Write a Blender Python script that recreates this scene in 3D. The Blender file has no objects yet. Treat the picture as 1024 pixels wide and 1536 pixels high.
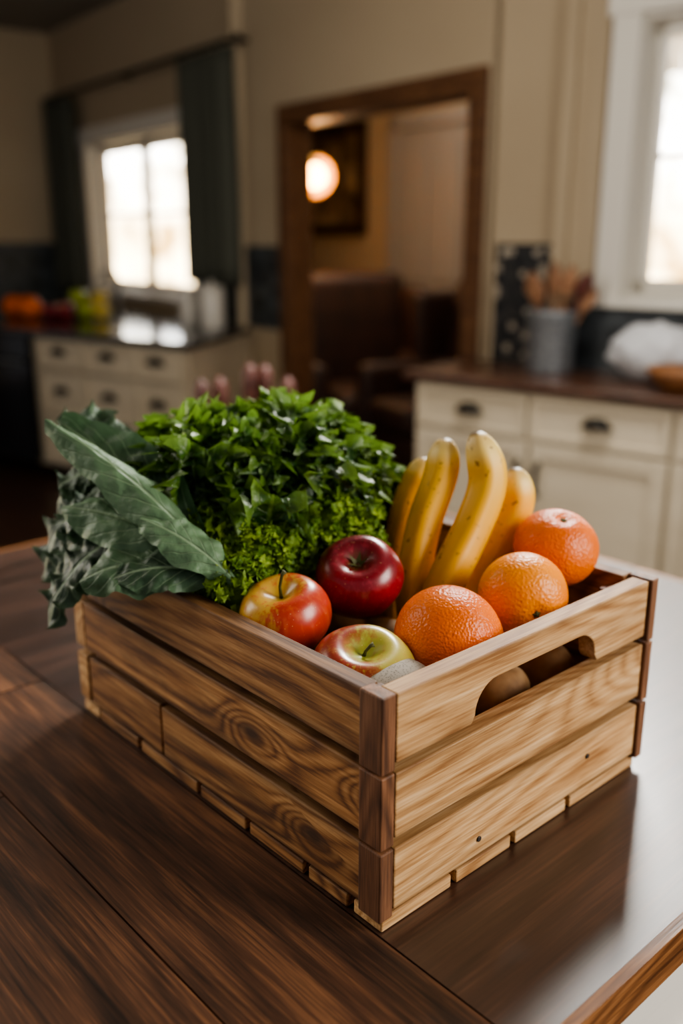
import bpy, bmesh, math, random
from mathutils import Vector, Matrix, Quaternion, noise
rng = random.Random(7)
TZ = 0.92                       # counter height
SC = bpy.context.scene
COL = SC.collection

# ------------------------------------------------------------------ helpers
def hexc(h, a=1.0):
    h = h.lstrip('#'); out = []
    for i in (0, 2, 4):
        c = int(h[i:i+2], 16)/255
        out.append(c/12.92 if c <= 0.04045 else ((c+0.055)/1.055)**2.4)
    return (out[0], out[1], out[2], a)

def mat_new(name, base=None, rough=0.5, spec=None, metal=0.0):
    m = bpy.data.materials.new(name); m.use_nodes = True
    nt = m.node_tree; b = nt.nodes['Principled BSDF']
    if base: b.inputs['Base Color'].default_value = base
    b.inputs['Roughness'].default_value = rough
    b.inputs['Metallic'].default_value = metal
    if spec is not None: b.inputs['Specular IOR Level'].default_value = spec
    return m, nt, b

def nd(nt, typ, props=None, **inp):
    n = nt.nodes.new(typ)
    if props:
        for k, v in props.items(): setattr(n, k, v)
    for k, v in inp.items():
        key = int(k[1:]) if (k[0] == 'i' and k[1:].isdigit()) else k.replace('_', ' ')
        if isinstance(v, bpy.types.NodeSocket): nt.links.new(v, n.inputs[key])
        else: n.inputs[key].default_value = v
    return n

def mth(nt, op, a, b=0.0, c=None, clamp=False):
    n = nt.nodes.new('ShaderNodeMath'); n.operation = op; n.use_clamp = clamp
    for i, v in enumerate((a, b, c)):
        if v is None: continue
        if isinstance(v, bpy.types.NodeSocket): nt.links.new(v, n.inputs[i])
        else: n.inputs[i].default_value = v
    return n.outputs[0]

def ramp(nt, fac, stops, interp='LINEAR'):
    n = nt.nodes.new('ShaderNodeValToRGB'); n.color_ramp.interpolation = interp
    e = n.color_ramp.elements
    while len(e) < len(stops): e.new(0.5)
    for i, (p, c) in enumerate(stops):
        e[i].position = p; e[i].color = c
    nt.links.new(fac, n.inputs[0]); return n.outputs[0]

def mix(nt, fac, a, b, blend='MIX'):
    n = nt.nodes.new('ShaderNodeMix'); n.data_type = 'RGBA'; n.blend_type = blend
    for i, v in ((0, fac), (6, a), (7, b)):
        if isinstance(v, bpy.types.NodeSocket): nt.links.new(v, n.inputs[i])
        else: n.inputs[i].default_value = v
    return n.outputs[2]

def bump(nt, b, h, strength=0.3, dist=0.002):
    n = nd(nt, 'ShaderNodeBump', None, Height=h, Strength=strength, Distance=dist)
    nt.links.new(n.outputs[0], b.inputs['Normal'])

def G(v): return (v, v, v, 1)

def wood(name, light, mid, dark, rough=0.5, ring=150, knots=0.5, char=0.0, coat=0.0, sc=1.0, bmp=0.35, rw=0.16, fw=0.50, crough=0.25, edge=0.0, kmin=0.5):
    m, nt, b = mat_new(name, rough=rough)
    tcn = nd(nt, 'ShaderNodeTexCoord'); tc = tcn.outputs['Object']
    oi = nd(nt, 'ShaderNodeObjectInfo').outputs['Random']
    off = nd(nt, 'ShaderNodeVectorMath', {'operation': 'SCALE'}, i0=(11.3, 7.1, 5.7))
    nt.links.new(mth(nt, 'MULTIPLY', oi, 7.0), off.inputs['Scale'])
    p = nd(nt, 'ShaderNodeVectorMath', {'operation': 'ADD'}, i0=tc, i1=off.outputs[0]).outputs[0]
    # sparse knots, laid out in the plane of the board face
    sx = nd(nt, 'ShaderNodeSeparateXYZ', None, Vector=p)
    k2 = nd(nt, 'ShaderNodeCombineXYZ', None, X=mth(nt, 'MULTIPLY', sx.outputs[0], 5.5*sc), Y=mth(nt, 'MULTIPLY', mth(nt, 'ADD', sx.outputs[1], sx.outputs[2]), 12*sc))
    von = nd(nt, 'ShaderNodeTexVoronoi', {'voronoi_dimensions': '2D'}, Vector=k2.outputs[0], Scale=1.0)
    vo = von.outputs['Distance']
    kc = nd(nt, 'ShaderNodeSeparateColor', None, Color=von.outputs['Color'])
    ksel = mth(nt, 'GREATER_THAN', kc.outputs[0], kmin)
    mp = nd(nt, 'ShaderNodeMapping', None, Vector=p, Scale=(1.5*sc, 8*sc, 8*sc)).outputs[0]
    n1 = nd(nt, 'ShaderNodeTexNoise', None, Vector=mp, Scale=1.0, Detail=1.0, Roughness=0.3, Distortion=0.2).outputs[0]
    kd = mth(nt, 'MULTIPLY', ramp(nt, vo, [(0.0, G(1)), (0.38, G(0))], 'EASE'), ksel)
    fld = mth(nt, 'ADD', n1, mth(nt, 'MULTIPLY', kd, 0.16*knots))
    mw = nd(nt, 'ShaderNodeMapping', None, Vector=p, Scale=(14*sc, 90*sc, 90*sc)).outputs[0]
    nw = nd(nt, 'ShaderNodeTexNoise', None, Vector=mw, Scale=1.0, Detail=2).outputs[0]
    fld = mth(nt, 'ADD', fld, mth(nt, 'MULTIPLY', nw, 0.02))
    rg = mth(nt, 'MULTIPLY_ADD', mth(nt, 'SINE', mth(nt, 'MULTIPLY', fld, ring)), 0.5, 0.5)
    rg = mth(nt, 'POWER', rg, 0.6)
    mf = nd(nt, 'ShaderNodeMapping', None, Vector=p, Scale=(16*sc, 430*sc, 430*sc)).outputs[0]
    nf = nd(nt, 'ShaderNodeTexNoise', None, Vector=mf, Scale=1.0, Detail=3, Roughness=0.6).outputs[0]
    mb = nd(nt, 'ShaderNodeMapping', None, Vector=p, Scale=(3.5*sc, 30*sc, 30*sc)).outputs[0]
    nb = nd(nt, 'ShaderNodeTexNoise', None, Vector=mb, Scale=1.0, Detail=5, Roughness=0.62).outputs[0]
    v = mth(nt, 'ADD', mth(nt, 'MULTIPLY', rg, rw), mth(nt, 'MULTIPLY', nf, fw))
    v = mth(nt, 'ADD', v, mth(nt, 'MULTIPLY', nb, 0.50))
    me_ = rw*0.68+fw*0.5+0.25
    c = ramp(nt, v, [(me_-0.18, dark), (me_, mid), (me_+0.16, light)])
    dk = tuple(x*0.30 for x in dark[:3])+(1,)
    vk = mth(nt, 'ADD', vo, mth(nt, 'MULTIPLY', mth(nt, 'SUBTRACT', nw, 0.5), 0.08))
    kf = mth(nt, 'MULTIPLY', ramp(nt, vk, [(0.04, G(1)), (0.13, G(0))]), ksel)
    kh = mth(nt, 'MULTIPLY', ramp(nt, vk, [(0.10, G(0.5)), (0.30, G(0))]), ksel)
    c = mix(nt, mth(nt, 'MULTIPLY', kh, knots), c, dark)
    c = mix(nt, mth(nt, 'MULTIPLY', kf, knots), c, dk)
    if char > 0:
        mc = nd(nt, 'ShaderNodeMapping', None, Vector=p, Scale=(4.0*sc, 26*sc, 26*sc)).outputs[0]
        nc = nd(nt, 'ShaderNodeTexNoise', None, Vector=mc, Scale=1.0, Detail=7, Roughness=0.66, Distortion=0.5).outputs[0]
        cf = ramp(nt, nc, [(0.49, G(0)), (0.62, G(1))])
        c = mix(nt, mth(nt, 'MULTIPLY', cf, char), c, dk)
    if edge > 0:   # worn / scorched board edges, from the board's own bounding box
        sg = nd(nt, 'ShaderNodeSeparateXYZ', None, Vector=tcn.outputs['Generated'])
        ez = mth(nt, 'ABSOLUTE', mth(nt, 'SUBTRACT', sg.outputs[2], 0.5))
        ez = mth(nt, 'ADD', ez, mth(nt, 'MULTIPLY', mth(nt, 'SUBTRACT', nb, 0.5), 0.16))
        c = mix(nt, mth(nt, 'MULTIPLY', ramp(nt, ez, [(0.36, G(0)), (0.51, G(1))]), edge), c, dk)
    hv = nd(nt, 'ShaderNodeHueSaturation', None, Color=c)
    nt.links.new(mth(nt, 'ADD', mth(nt, 'MULTIPLY', oi, 0.26), 0.87), hv.inputs['Value'])
    nt.links.new(hv.outputs[0], b.inputs['Base Color'])
    r2 = mth(nt, 'ADD', mth(nt, 'MULTIPLY', nb, 0.25), rough-0.12)
    nt.links.new(r2, b.inputs['Roughness'])
    if coat: b.inputs['Coat Weight'].default_value = coat; b.inputs['Coat Roughness'].default_value = crough
    bump(nt, b, v, bmp, 0.0015)
    return m

class MB:
    """mesh builder: accumulates geometry in world or local space"""
    def __init__(s): s.v = []; s.f = []; s.m = []; s.uv = []; s.r = []
    def add(s, vs, fs, mi=0, uv=None, r=0.5):
        o = len(s.v); s.v += [tuple(x) for x in vs]; s.f += [tuple(i+o for i in f) for f in fs]; s.m += [mi]*len(fs)
        s.uv += uv if uv else [(0, 0)]*len(vs); s.r += [r]*len(vs)
    def box(s, lo, hi, fn=None, mi=0):
        x0, y0, z0 = lo; x1, y1, z1 = hi
        vs = [(x0,y0,z0),(x1,y0,z0),(x1,y1,z0),(x0,y1,z0),(x0,y0,z1),(x1,y0,z1),(x1,y1,z1),(x0,y1,z1)]
        if fn: vs = [fn(*p) for p in vs]
        s.add(vs, [(0,3,2,1),(4,5,6,7),(0,1,5,4),(1,2,6,5),(2,3,7,6),(3,0,4,7)], mi)
    def prism(s, poly, z0, z1, mi=0):
        n = len(poly); vs = [(x,y,z0) for x,y in poly]+[(x,y,z1) for x,y in poly]
        fs = [tuple(reversed(range(n))), tuple(range(n,2*n))]+[(i,(i+1)%n,n+(i+1)%n,n+i) for i in range(n)]
        s.add(vs, fs, mi)
    def tube(s, pts, rad, seg=12, mi=0, caps=True, lob=0.0, r=0.5):
        pts = [Vector(p) for p in pts]; n = len(pts); vs = []; uv = []
        ref = None
        for i, p in enumerate(pts):
            t = (pts[min(i+1,n-1)]-pts[max(i-1,0)]).normalized()
            if ref is None:
                ref = t.orthogonal().normalized()
            ref = (ref - t*ref.dot(t)).normalized(); bt = t.cross(ref)
            rr = rad[i] if isinstance(rad, (list, tuple)) else rad
            for j in range(seg):
                a = 2*math.pi*j/seg; q = rr*(1+lob*math.cos(5*a))
                vs.append(p+ref*math.cos(a)*q+bt*math.sin(a)*q); uv.append((i/(n-1), j/seg))
        fs = [(i*seg+j, i*seg+(j+1)%seg, (i+1)*seg+(j+1)%seg, (i+1)*seg+j) for i in range(n-1) for j in range(seg)]
        if caps: fs += [tuple(reversed(range(seg))), tuple(range((n-1)*seg, n*seg))]
        s.add(vs, fs, mi, uv, r)
    def lathe(s, prof, seg=32, mi=0, xf=None, warp=None, r=0.5):
        vs = []; n = len(prof)
        for i, (rd, z) in enumerate(prof):
            for j in range(seg):
                a = 2*math.pi*j/seg; q = rd*(warp(a, i/(n-1)) if warp else 1)
                p = Vector((q*math.cos(a), q*math.sin(a), z)); vs.append(xf(p) if xf else p)
        fs = [(i*seg+j, i*seg+(j+1)%seg, (i+1)*seg+(j+1)%seg, (i+1)*seg+j) for i in range(n-1) for j in range(seg)]
        s.add(vs, fs, mi, None, r)
    def obj(s, name, mats, smooth=False, parent=None, origin=None, bevel=0, subsurf=0, fix=True, rz=0.0):
        me = bpy.data.meshes.new(name)
        if origin is None and rz:
            origin = s.v[0]
        o0 = Vector(origin) if origin is not None else Vector((0,0,0))
        R = Matrix.Rotation(-rz, 3, 'Z')
        me.from_pydata([tuple(R @ (Vector(p)-o0)) for p in s.v], [], s.f)
        for mt in (mats if isinstance(mats, (list,tuple)) else [mats]): me.materials.append(mt)
        me.polygons.foreach_set('material_index', s.m)
        if any(u != (0,0) for u in s.uv):
            ul = me.uv_layers.new(name='UVMap')
            for l in me.loops: ul.data[l.index].uv = s.uv[l.vertex_index]
            at = me.attributes.new('rnd', 'FLOAT', 'POINT'); at.data.foreach_set('value', s.r)
        if fix:
            bm = bmesh.new(); bm.from_mesh(me); bmesh.ops.recalc_face_normals(bm, faces=bm.faces); bm.to_mesh(me); bm.free()
        if smooth: me.polygons.foreach_set('use_smooth', [True]*len(me.polygons))
        me.update()
        o = bpy.data.objects.new(name, me); COL.objects.link(o); o.location = o0; o.rotation_euler[2] = rz
        if parent: o.parent = parent
        if bevel:
            b = o.modifiers.new('bevel','BEVEL'); b.width = bevel; b.segments = 2; b.limit_method = 'ANGLE'
        return o

def empty(name, loc=(0,0,0), rz=0):
    e = bpy.data.objects.new(name, None); COL.objects.link(e); e.location = loc; e.rotation_euler[2] = rz
    e.empty_display_size = 0.1
    return e

def frame(o, d, nrm):
    def fn(t, n, z): return (o[0]+d[0]*t+nrm[0]*n, o[1]+d[1]*t+nrm[1]*n, z)
    return fn
def ang(d): return math.atan2(d[1], d[0])

# ------------------------------------------------------------------ materials
M_wall, nt, b = mat_new('wall_paint', hexc('#a8977c'), 0.8)
n = nd(nt, 'ShaderNodeTexNoise', None, Scale=2.5, Detail=3)
nt.links.new(ramp(nt, n.outputs[0], [(0.3, hexc('#a8977e')), (0.7, hexc('#b5a58c'))]), b.inputs['Base Color'])
M_ceil, _, _ = mat_new('ceiling_paint', hexc('#8a857c'), 0.9)
M_trim, _, _ = mat_new('white_trim', hexc('#dedad0'), 0.45)
M_cab, nt, b = mat_new('cabinet_paint', hexc('#c9beab'), 0.45)
n = nd(nt, 'ShaderNodeTexNoise', None, Scale=5.0, Detail=3)
nt.links.new(ramp(nt, n.outputs[0], [(0.3, hexc('#b8ab94')), (0.7, hexc('#c6baa4'))]), b.inputs['Base Color'])
M_stone, nt, b = mat_new('dark_countertop', hexc('#2a2826'), 0.12)
n = nd(nt, 'ShaderNodeTexNoise', None, Scale=30.0, Detail=6)
nt.links.new(ramp(nt, n.outputs[0], [(0.4, hexc('#252424')), (0.7, hexc('#4c4742'))]), b.inputs['Base Color'])
M_black, _, _ = mat_new('black_iron', hexc('#15130f'), 0.4, metal=0.6)
M_steel, _, _ = mat_new('brushed_steel', hexc('#8f9294'), 0.35, metal=0.9)
M_curt, nt, b = mat_new('curtain_fabric', hexc('#3a3d38'), 0.9)
n = nd(nt, 'ShaderNodeTexNoise', None, Scale=60.0, Detail=3)
nt.links.new(ramp(nt, n.outputs[0], [(0.3, hexc('#46483f')), (0.7, hexc('#585a50'))]), b.inputs['Base Color'])
M_glass, nt, b = mat_new('window_glass', (1,1,1,1), 0.0)
g = nd(nt, 'ShaderNodeBsdfTransparent'); gl = nd(nt, 'ShaderNodeBsdfGlossy', None, Roughness=0.02)
mx = nd(nt, 'ShaderNodeMixShader', None, i0=0.06, i1=g.outputs[0], i2=gl.outputs[0])
nt.links.new(mx.outputs[0], nt.nodes['Material Output'].inputs[0])

M_tile, nt, b = mat_new('mosaic_tile', rough=0.25)
tc = nd(nt, 'ShaderNodeTexCoord').outputs['Object']
v = nd(nt, 'ShaderNodeTexVoronoi', {'distance': 'CHEBYCHEV'}, Vector=tc, Scale=32.0, Randomness=0.45)
gr = ramp(nt, v.outputs['Color'], [(0.20, hexc('#1b1a19')), (0.42, hexc('#3a3733')), (0.54, hexc('#a69b8a')), (0.64, hexc('#26241f'))], 'CONSTANT')
nt.links.new(gr, b.inputs['Base Color'])
M_tile2, nt, b = mat_new('slate_tile', rough=0.3)
tc = nd(nt, 'ShaderNodeTexCoord').outputs['Object']
v = nd(nt, 'ShaderNodeTexVoronoi', {'distance': 'CHEBYCHEV'}, Vector=tc, Scale=14.0, Randomness=0.1)
nt.links.new(ramp(nt, v.outputs['Color'], [(0.2, hexc('#2e3133')), (0.8, hexc('#4a4f52'))]), b.inputs['Base Color'])

M_frame = wood('stained_door_wood', hexc('#7a5636'), hexc('#614026'), hexc('#422815'), 0.5, knots=0.2)
M_floor = wood('dark_floor_wood', hexc('#4a2f1f'), hexc('#352015'), hexc('#1f120b'), 0.35, knots=0.3, sc=0.6)
M_ctop = wood('brown_countertop_wood', hexc('#6a4a36'), hexc('#4d3224'), hexc('#2d1b12'), 0.28, knots=0.1, coat=0.4)
M_table = wood('dark_island_wood', hexc('#80573a'), hexc('#523524'), hexc('#24160e'), 0.50, ring=80, knots=0.7, char=0.62, coat=0.10, sc=0.7, bmp=0.3, rw=0.08, fw=0.55, crough=0.4, kmin=0.7)
M_table2 = wood('walnut_island_wood', hexc('#57392a'), hexc('#3c261c'), hexc('#24150e'), 0.42, ring=60, knots=0.5, char=0.22, coat=0.85, sc=0.7, bmp=0.12, rw=0.08, fw=0.45, crough=0.33, kmin=0.9)
M_edge = wood('island_edge_wood', hexc('#a87446'), hexc('#80532e'), hexc('#4f2e14'), 0.45, knots=0.2)
M_crL = wood('crate_wood_brown', hexc('#c0925f'), hexc('#98693c'), hexc('#5c3719'), 0.65, ring=150, knots=0.9, char=0.50, bmp=0.35, rw=0.20, fw=0.52, edge=0.55, kmin=0.62)
M_crR = wood('crate_wood_blond', hexc('#dcb788'), hexc('#bf9462'), hexc('#8f6235'), 0.65, ring=150, knots=0.85, char=0.20, bmp=0.3, rw=0.13, fw=0.55, edge=0.35, kmin=0.82)
M_end = wood('crate_end_grain', hexc('#926546'), hexc('#724b30'), hexc('#472b19'), 0.6, ring=90, knots=0.0, sc=1.6, edge=0.3)
M_nail, _, _ = mat_new('nail_head', hexc('#3a3430'), 0.5, metal=0.5)

# ------------------------------------------------------------------ room
oB, dB, nB = (0.64, 4.28), (-0.588, 0.809), (0.809, 0.588)
oA, dA, nA = (0.66, 4.26), (0.782, -0.624), (0.624, 0.782)
dL, nL = (-0.809, -0.588), (-0.588, 0.809)
FB, FA = frame(oB, dB, nB), frame(oA, dA, nA)
RA, RB, RL = ang(dA), ang(dB), ang(dL)
H = 3.05; TH = 0.12
def wall_with_holes(name, fn, t0, t1, holes, mat, rz, z1=H):
    mb = MB(); cur = t0
    for (a, b_, lo, hi) in sorted(holes):
        mb.box((cur, 0, 0), (a, TH, z1), fn)
        if lo > 0: mb.box((a, 0, 0), (b_, TH, lo), fn)
        mb.box((a, 0, hi), (b_, TH, z1), fn); cur = b_
    mb.box((cur, 0, 0), (t1, TH, z1), fn)
    return mb.obj(name, mat, rz=rz)
wall_with_holes('wall_back', FB, 0.0, 5.2, [(0.10, 1.60, 0, 2.07), (2.74, 4.52, 1.04, 2.14)], M_wall, RB)
wall_with_holes('wall_right', FA, 0.0, 4.6, [(0.60, 1.75, 1.22, 2.26)], M_wall, RA)
cB = FB(5.2, 0, 0)
FL = frame((cB[0], cB[1]), dL, nL)
wall_with_holes('wall_left', FL, 0.0, 4.5, [], M_wall, RL)
mb = MB(); FC = frame((2.26, 5.46), dB, nB)
mb.box((1.2, 0, 0), (5.4, TH, H), FC); mb.obj('wall_living_room', M_wall, rz=RB)
mb = MB(); mb.prism([(-0.52, 5.95), (-0.64, 5.95), (-0.98, 9.78), (-0.82, 9.78)], 0, H); mb.obj('wall_living_left', M_wall)
mb = MB(); mb.prism([(0.90, 4.42), (1.0, 4.38), (1.72, 6.40), (1.56, 6.45)], 0, H); mb.obj('wall_living_right', M_wall)
mb = MB(); mb.box((-6.5, -2.5, -0.1), (5.0, 10.5, 0)); mb.obj('floor', M_floor)
mb = MB(); mb.box((-6.5, -0.6, H), (5.0, 10.5, H+0.1)); mb.obj('ceiling', M_ceil)
mb = MB(); mb.box((0.31, -0.05, TZ+0.02), (0.37, -0.0005, H), FA); mb.box((0.37, -0.03, 1.20), (0.49, -0.0005, H), FA); mb.obj('trim_1', M_wall, bevel=0.004, rz=RA)

dr = empty('door_frame_opening', FB(0.83, 0, 0))
def child(mb, name, mats, par, **k):
    o = mb.obj(name, mats, **k); o.parent = par; o.matrix_parent_inverse = Matrix.LocRotScale(par.location, par.rotation_euler, None).inverted(); return o
mb = MB()
for nn in (-0.031, TH+0.001):
    mb.box((0.02, nn, 0), (0.12, nn+0.03, 2.05), FB); mb.box((1.58, nn, 0), (1.665, nn+0.03, 2.05), FB); mb.box((0.02, nn, 2.05), (1.665, nn+0.03, 2.15), FB)
mb.box((0.10, 0, 0), (0.12, TH, 2.05), FB); mb.box((1.58, 0, 0), (1.60, TH, 2.05), FB); mb.box((0.10, 0, 2.05), (1.60, TH, 2.07), FB)
child(mb, 'casing', M_frame, dr, bevel=0.004, rz=RB)

def window(name, fn, t0, t1, z0, z1, mull, rz, sill=0.05):
    e = empty(name, fn((t0+t1)/2, 0.05, (z0+z1)/2))
    mb = MB(); w = 0.10
    mb.box((t0-w, -0.03, z0-0.02), (t0+0.01, -0.001, z1+w), fn); mb.box((t1-0.01, -0.03, z0-0.02), (t1+w, -0.001, z1+w), fn)
    mb.box((t0-w-0.02, -0.04, z1), (t1+w+0.02, -0.001, z1+w+0.02), fn)
    mb.box((t0-w, -sill, z0-0.035), (t1+w, -0.001, z0), fn)
    mb.box((t0, 0, z0), (t0+0.02, 0.16, z1), fn); mb.box((t1-0.02, 0, z0), (t1, 0.16, z1), fn)
    mb.box((t0, 0, z1-0.02), (t1, 0.16, z1), fn); mb.box((t0, 0, z0), (t1, 0.16, z0+0.02), fn)
    child(mb, 'casing', M_trim, e, bevel=0.003, rz=rz)
    mb = MB(); gm = MB(); edges = [t0+0.02]+mull+[t1-0.02]
    for a, b_ in zip(edges[:-1], edges[1:]):
        s = 0.055
        mb.box((a, 0.08, z0+0.02), (a+s, 0.12, z1-0.02), fn); mb.box((b_-s, 0.08, z0+0.02), (b_, 0.12, z1-0.02), fn)
        mb.box((a, 0.08, z0+0.02), (b_, 0.12, z0+0.02+s), fn); mb.box((a, 0.08, z1-0.02-s), (b_, 0.12, z1-0.02), fn)
        zm = z0+(z1-z0)*0.52
        mb.box((a+s, 0.09, zm-0.012), (b_-s, 0.11, zm+0.012), fn)
        gm.box((a+s, 0.098, z0+0.05), (b_-s, 0.102, z1-0.05), fn)
    child(mb, 'sash', M_trim, e, bevel=0.003, rz=rz); child(gm, 'pane', M_glass, e, rz=rz)
window('window_1', FB, 2.74, 4.52, 1.04, 2.14, [3.66], RB)
window('window_2', FA, 0.60, 1.75, 1.22, 2.26, [1.18], RA)

# curtains
def curtain(name, t0, t1, z0, z1):
    mb = MB(); nu, nv = 90, 10; vs = []
    for j in range(nv+1):
        z = z0+(z1-z0)*j/nv
        for i in range(nu+1):
            s = i/nu; t = t0+(t1-t0)*s
            vs.append(FB(t, -0.10+0.034*math.sin(s*34+0.3*math.sin(j*0.5))+0.008*math.sin(s*77), z))
    fs = [(j*(nu+1)+i, j*(nu+1)+i+1, (j+1)*(nu+1)+i+1, (j+1)*(nu+1)+i) for j in range(nv) for i in range(nu)]
    mb.add(vs, fs); o = mb.obj(name, M_curt, smooth=True, origin=FB((t0+t1)/2, -0.10, z0), fix=False, rz=RB)
    m = o.modifiers.new('th', 'SOLIDIFY'); m.thickness = 0.004
curtain('curtain', 2.02, 2.70, 1.17, 2.50); curtain('curtain', 4.55, 5.12, 0.99, 2.50)
mb = MB(); mb.tube([FB(1.97, -0.10, 2.53), FB(5.15, -0.10, 2.53)], 0.014, 12)
mb.tube([FB(1.97, -0.10, 2.53), FB(1.94, -0.10, 2.53), FB(1.91, -0.10, 2.53)], [0.014, 0.028, 0.004], 12)
for t in (2.0, 3.6, 5.1): mb.tube([FB(t, -0.10, 2.53), FB(t, 0, 2.53)], 0.01, 8)
mb.obj('curtain_rod', M_black, smooth=True, rz=RB)

# backsplashes
mb = MB(); mb.box((0.03, -0.012, TZ), (0.30, -0.0005, 1.43), FA); mb.obj('mosaic_backsplash', M_tile, rz=RA)
mb = MB(); mb.box((0.38, -0.012, TZ), (2.6, -0.0005, 1.18), FA); mb.obj('slate_backsplash', M_tile2, rz=RA)
mb = MB(); mb.box((4.66, -0.012, TZ), (5.18, -0.0005, 1.40), FB); mb.obj('slate_backsplash', M_tile2, rz=RB)
mb = MB(); mb.box((1.68, -0.012, TZ), (2.62, -0.0005, 1.40), FB); mb.obj('slate_backsplash', M_tile2, rz=RB)
mb = MB(); mb.box((0.02, -0.012, TZ), (2.0, -0.0005, 1.40), FL); mb.obj('slate_backsplash', M_tile2, rz=RL)

# cabinets -----------------------------------------------------------
def shaker(mb, fn, t0, t1, z0, z1, rail=0.06):
    mb.box((t0, -0.012, z0), (t1, 0, z1), fn)
    mb.box((t0, -0.022, z0), (t0+rail, -0.012, z1), fn); mb.box((t1-rail, -0.022, z0), (t1, -0.012, z1), fn)
    mb.box((t0+rail, -0.022, z0), (t1-rail, -0.012, z0+rail), fn); mb.box((t0+rail, -0.022, z1-rail), (t1-rail, -0.012, z1), fn)
def cup_pull(mb, fn, t, z):
    vs = []; nu, nv = 12, 6
    for j in range(nv+1):
        ph = (math.pi/2)*j/nv
        for i in range(nu+1):
            th = math.pi*i/nu
            vs.append(fn(t+0.060*math.cos(th)*(0.35+0.65*math.cos(ph)), -0.022-0.034*math.sin(ph), z-0.012+0.038*math.sin(th)*(0.55+0.45*math.cos(ph))))
    mb.add(vs, [(j*(nu+1)+i, j*(nu+1)+i+1, (j+1)*(nu+1)+i+1, (j+1)*(nu+1)+i) for j in range(nv) for i in range(nu)])
    mb.tube([fn(t-0.060,-0.024,z-0.012), fn(t+0.060,-0.024,z-0.012)], 0.006, 8)
def bar_pull(mb, fn, t, z0, z1):
    mb.tube([fn(t,-0.022,z0), fn(t,-0.05,z0+0.015), fn(t,-0.055,(z0+z1)/2), fn(t,-0.05,z1-0.015), fn(t,-0.022,z1)], [0.011,0.010,0.010,0.010,0.011], 8)

FR = frame((0.275+0.02, 3.93+0.03), dA, nA)
rc = empty('base_cabinet', FR(1.0, 0.25, 0))
mb = MB(); mb.box((0.03, 0.0, 0.1), (3.2, 0.455, 0.885), FR); mb.box((0.05, 0.06, 0.0), (3.2, 0.455, 0.1), FR)
child(mb, 'carcass', M_cab, rc, bevel=0.002, rz=RA)
mb = MB(); hw = MB()
for (a, c) in ((0.05, 0.555), (0.575, 1.125), (1.145, 1.70), (1.72, 2.27)):
    shaker(mb, FR, a, c, 0.70, 0.865, 0.025); cup_pull(hw, FR, (a+c)/2, 0.79)
for (a, c) in ((0.05, 0.565), (0.585, 1.125), (1.145, 1.70), (1.72, 2.27)):
    shaker(mb, FR, a, c, 0.12, 0.685, 0.06)
for t in (0.535, 0.625): bar_pull(hw, FR, t, 0.48, 0.61)
for t in (1.66, 1.755): bar_pull(hw, FR, t, 0.49, 0.61)
child(mb, 'fronts', M_cab, rc, bevel=0.003, rz=RA); child(hw, 'pulls', M_black, rc, smooth=True, rz=RA)
mb = MB(); mb.box((-0.02, -0.04, 0.885), (3.3, 0.462, TZ), FR); child(mb, 'countertop', M_ctop, rc, bevel=0.006, rz=RA)

dK = (-0.819, 0.574); RK = ang(dK)
lc = empty('kitchen_cabinet_run', (-2.0, 6.5, 0))
FK = frame((-0.80, 4.97), dK, (0.574, 0.819))
polyc = [(-0.80,4.95), (-0.57,5.86), FB(5.18,-0.02,0)[:2], FL(1.9,-0.02,0)[:2], (-3.9,7.12)]
mb = MB(); mb.prism(polyc, 0.88, TZ); child(mb, 'countertop', M_stone, lc, bevel=0.006, rz=RK)
pc = [FK(0.03,0.02,0)[:2], (-0.60,5.84), FB(5.18,-0.03,0)[:2], FL(1.88,-0.03,0)[:2], FK(3.7,0.02,0)[:2]]
mb = MB(); mb.prism(pc, 0.08, 0.88); child(mb, 'carcass', M_cab, lc, rz=RK)
mb = MB(); hw = MB()
x = 0.06
for w_ in (0.36, 0.42, 0.42):
    for (z0, z1) in ((0.70, 0.865), (0.42, 0.685), (0.12, 0.405)):
        shaker(mb, FK, x, x+w_-0.015, z0, z1, 0.03); cup_pull(hw, FK, x+w_/2, (z0+z1)/2+0.02)
    x += w_
mb.box((2.0, -0.015, 0.12), (2.6, 0, 0.865), FK)
child(mb, 'fronts', M_cab, lc, bevel=0.003, rz=RK); child(hw, 'pulls', M_black, lc, smooth=True, rz=RK)
M_oven, _, _ = mat_new('oven_glass', hexc('#0b0c0f'), 0.12)
ov = empty('oven', FK(1.65, 0, 0))
mb = MB(); mb.box((1.33, -0.03, 0.10), (1.95, 0.015, 0.878), FK); mb.box((1.38, -0.036, 0.25), (1.90, -0.03, 0.66), FK)
child(mb, 'body', M_oven, ov, bevel=0.006, rz=RK)
mb = MB(); mb.tube([FK(1.38,-0.03,0.72), FK(1.38,-0.07,0.72), FK(1.90,-0.07,0.72), FK(1.90,-0.03,0.72)], 0.011, 8); child(mb, 'handle', M_steel, ov, smooth=True, rz=RK)

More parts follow.
